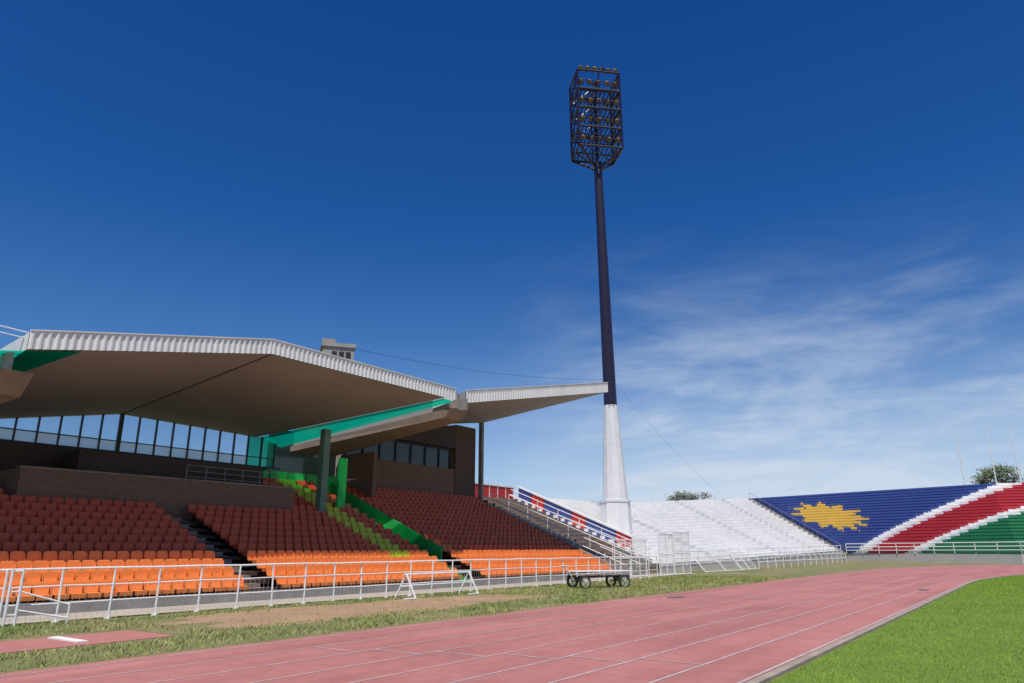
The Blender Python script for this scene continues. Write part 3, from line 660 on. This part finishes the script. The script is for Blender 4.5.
for u, lab in ((962, 'leftmost thin white flagpole behind the flag terrace'), (993, 'middle thin white flagpole behind the flag terrace'), (1017, 'rightmost thin white flagpole behind the flag terrace')):
    Y = 132.0; x = (u-512)/F*Y; z = 1.7+.163*Y
    o = Vector((x*1.005-1.2, Y, 0)); m1 = MB(); m1.tube(o, o+Vector((0, 0, z)), .15, 6, .08)
    th = thing('flagpole', lab, 'flagpole', o); m1.build('pole', M['railwhite'], th, o)
    m1 = MB(); m1.box(o+Vector((0, 0, z+.06)), (.1, .1, .06)); m1.build('finial', M['railwhite'], th, o)
# ---------------------------------------------------------------- trees
def tree(x, y, h, cw_, lab, leaf, seed, dens=2600):
    rr = random.Random(seed); o = Vector((x, y, 0)); th = thing('tree', lab, 'tree', o)
    m1 = MB(); top = o+Vector((.2, 0, h*.55)); m1.tube(o, top, .35, 8, .2); tips = []
    for k in range(18):
        a = rr.uniform(0, 6.28); e = Vector((math.cos(a)*cw_*rr.uniform(.2, .95), math.sin(a)*cw_*rr.uniform(.2, .95), h*rr.uniform(.66, .95)))
        b = o.lerp(top, rr.uniform(.6, 1)); m1.tube(b, o+e, .13, 5, .03); tips.append(o+e)
    m1.build('trunk', M['bark'], th, o)
    m2 = MB()
    for k in range(dens):
        t_ = rr.choice(tips); R_ = cw_*.30; d = Vector((rr.gauss(0, 1), rr.gauss(0, 1), rr.gauss(0, .6)))*R_*.6; p = t_+d; s_ = rr.uniform(.12, .3)
        n1 = Vector((rr.gauss(0, 1), rr.gauss(0, 1), rr.gauss(0, 1))).normalized(); n2 = n1.orthogonal().normalized()
        m2.quad([p+n1*s_, p+n2*s_*.5, p-n1*s_, p-n2*s_*.5])
    m2.build('crown', leaf, th, o)
tree(36.4, 150, 13.4, 4.0, 'grey-green distant tree peeping over the white terrace', M['leafgrey'], 4, 2300)
tree(93.4, 138, 17.2, 4.6, 'bushy green tree rising behind the flag terrace at right', M['leaf'], 9, 4600)
# ---------------------------------------------------------------- camera, sun, sky
cam = bpy.data.cameras.new('camera'); co_ = bpy.data.objects.new('camera', cam); C.objects.link(co_)
co_.location = (0, 0, CH); co_.rotation_euler = (R(90)+TH, 0, 0); cam.lens = 36*F/1024; cam.sensor_width = 36; cam.clip_end = 6000; cam.clip_start = .1
bpy.context.scene.camera = co_
el = R(65); az = math.atan2(-.08, -1.0)
dv = Vector((math.sin(az)*math.cos(el), math.cos(az)*math.cos(el), math.sin(el)))
sl = bpy.data.lights.new('sun', 'SUN'); sl.energy = 4.9; sl.angle = R(.5); sl.color = (1, .95, .87)
so_ = bpy.data.objects.new('sun', sl); C.objects.link(so_); so_.rotation_euler = dv.to_track_quat('Z', 'Y').to_euler(); so_.location = (0, 0, 60)
w = bpy.data.worlds.new('World'); bpy.context.scene.world = w; w.use_nodes = True; nt = w.node_tree
bg = nt.nodes['Background']; bg.inputs[1].default_value = .108
sk_ = nt.nodes.new('ShaderNodeTexSky'); sk_.sky_type = 'NISHITA'; sk_.sun_disc = False; sk_.sun_elevation = el; sk_.sun_rotation = az; sk_.altitude = 1700; sk_.ozone_density = 3
tc = nt.nodes.new('ShaderNodeTexCoord'); sp = nt.nodes.new('ShaderNodeSeparateXYZ'); nt.links.new(tc.outputs['Generated'], sp.inputs[0])
rp = nt.nodes.new('ShaderNodeValToRGB'); nt.links.new(sp.outputs[2], rp.inputs[0])
E = rp.color_ramp.elements; E[0].position = 0.0; E[0].color = (.90, .94, 1.0, 1); E[1].position = .75; E[1].color = (.08, .44, 1.0, 1)
e = E.new(.2); e.color = (.46, .74, 1.0, 1); e = E.new(.42); e.color = (.15, .54, 1.0, 1)
mu = nt.nodes.new('ShaderNodeMix'); mu.data_type = 'RGBA'; mu.blend_type = 'MULTIPLY'; mu.inputs[0].default_value = 1
nt.links.new(sk_.outputs[0], mu.inputs[6]); nt.links.new(rp.outputs[0], mu.inputs[7])
def mr(src, a, b, c=0, d=1):
    n = nt.nodes.new('ShaderNodeMapRange'); n.interpolation_type = 'SMOOTHSTEP'; n.inputs[1].default_value = a; n.inputs[2].default_value = b; n.inputs[3].default_value = c; n.inputs[4].default_value = d; nt.links.new(src, n.inputs[0]); return n.outputs[0]
def mth(op, a, b):
    n = nt.nodes.new('ShaderNodeMath'); n.operation = op; n.use_clamp = True
    for i, q in enumerate((a, b)):
        if isinstance(q, (int, float)): n.inputs[i].default_value = q
        else: nt.links.new(q, n.inputs[i])
    return n.outputs[0]
def noise(rot, scl, loc, sc_, det, dist):
    mp = nt.nodes.new('ShaderNodeMapping'); mp.inputs['Rotation'].default_value = (0, R(rot), 0); mp.inputs['Scale'].default_value = scl; mp.inputs['Location'].default_value = loc; nt.links.new(tc.outputs['Generated'], mp.inputs[0])
    cn = nt.nodes.new('ShaderNodeTexNoise'); cn.inputs['Scale'].default_value = sc_; cn.inputs['Detail'].default_value = det; cn.inputs['Roughness'].default_value = .6; cn.inputs['Distortion'].default_value = dist; nt.links.new(mp.outputs[0], cn.inputs[0]); return cn.outputs[0]
n1 = noise(12, (1.3, 1.0, 4.6), (3.1, 0, 1.7), 2.3, 12, .5)
n2 = noise(20, (1.6, 1.6, 8.0), (7.4, 2, .3), 2.8, 12, .6)
side = mr(sp.outputs[0], -.10, .25)
wisp = mth('MULTIPLY', mth('MULTIPLY', side, mr(sp.outputs[2], .44, .20)), mr(n1, .40, .80, 0, .62))
wisp2 = mth('MULTIPLY', mth('MULTIPLY', side, mr(sp.outputs[2], .36, .12)), mr(n2, .40, .82, 0, .6))
haze = mth('MULTIPLY', mth('MULTIPLY', mr(sp.outputs[0], -.40, .25), mr(sp.outputs[2], .30, .0)), .68)
mask = mth('MULTIPLY', mth('ADD', mth('ADD', wisp, wisp2), haze), .90)
cm = nt.nodes.new('ShaderNodeMix'); cm.data_type = 'RGBA'; nt.links.new(mask, cm.inputs[0]); nt.links.new(mu.outputs[2], cm.inputs[6]); cm.inputs[7].default_value = (5.7, 6.5, 7.6, 1)
nt.links.new(cm.outputs[2], bg.inputs[0])
sc = bpy.context.scene; sc.view_settings.view_transform = 'Standard'; sc.view_settings.look = 'None'; sc.view_settings.exposure = 0
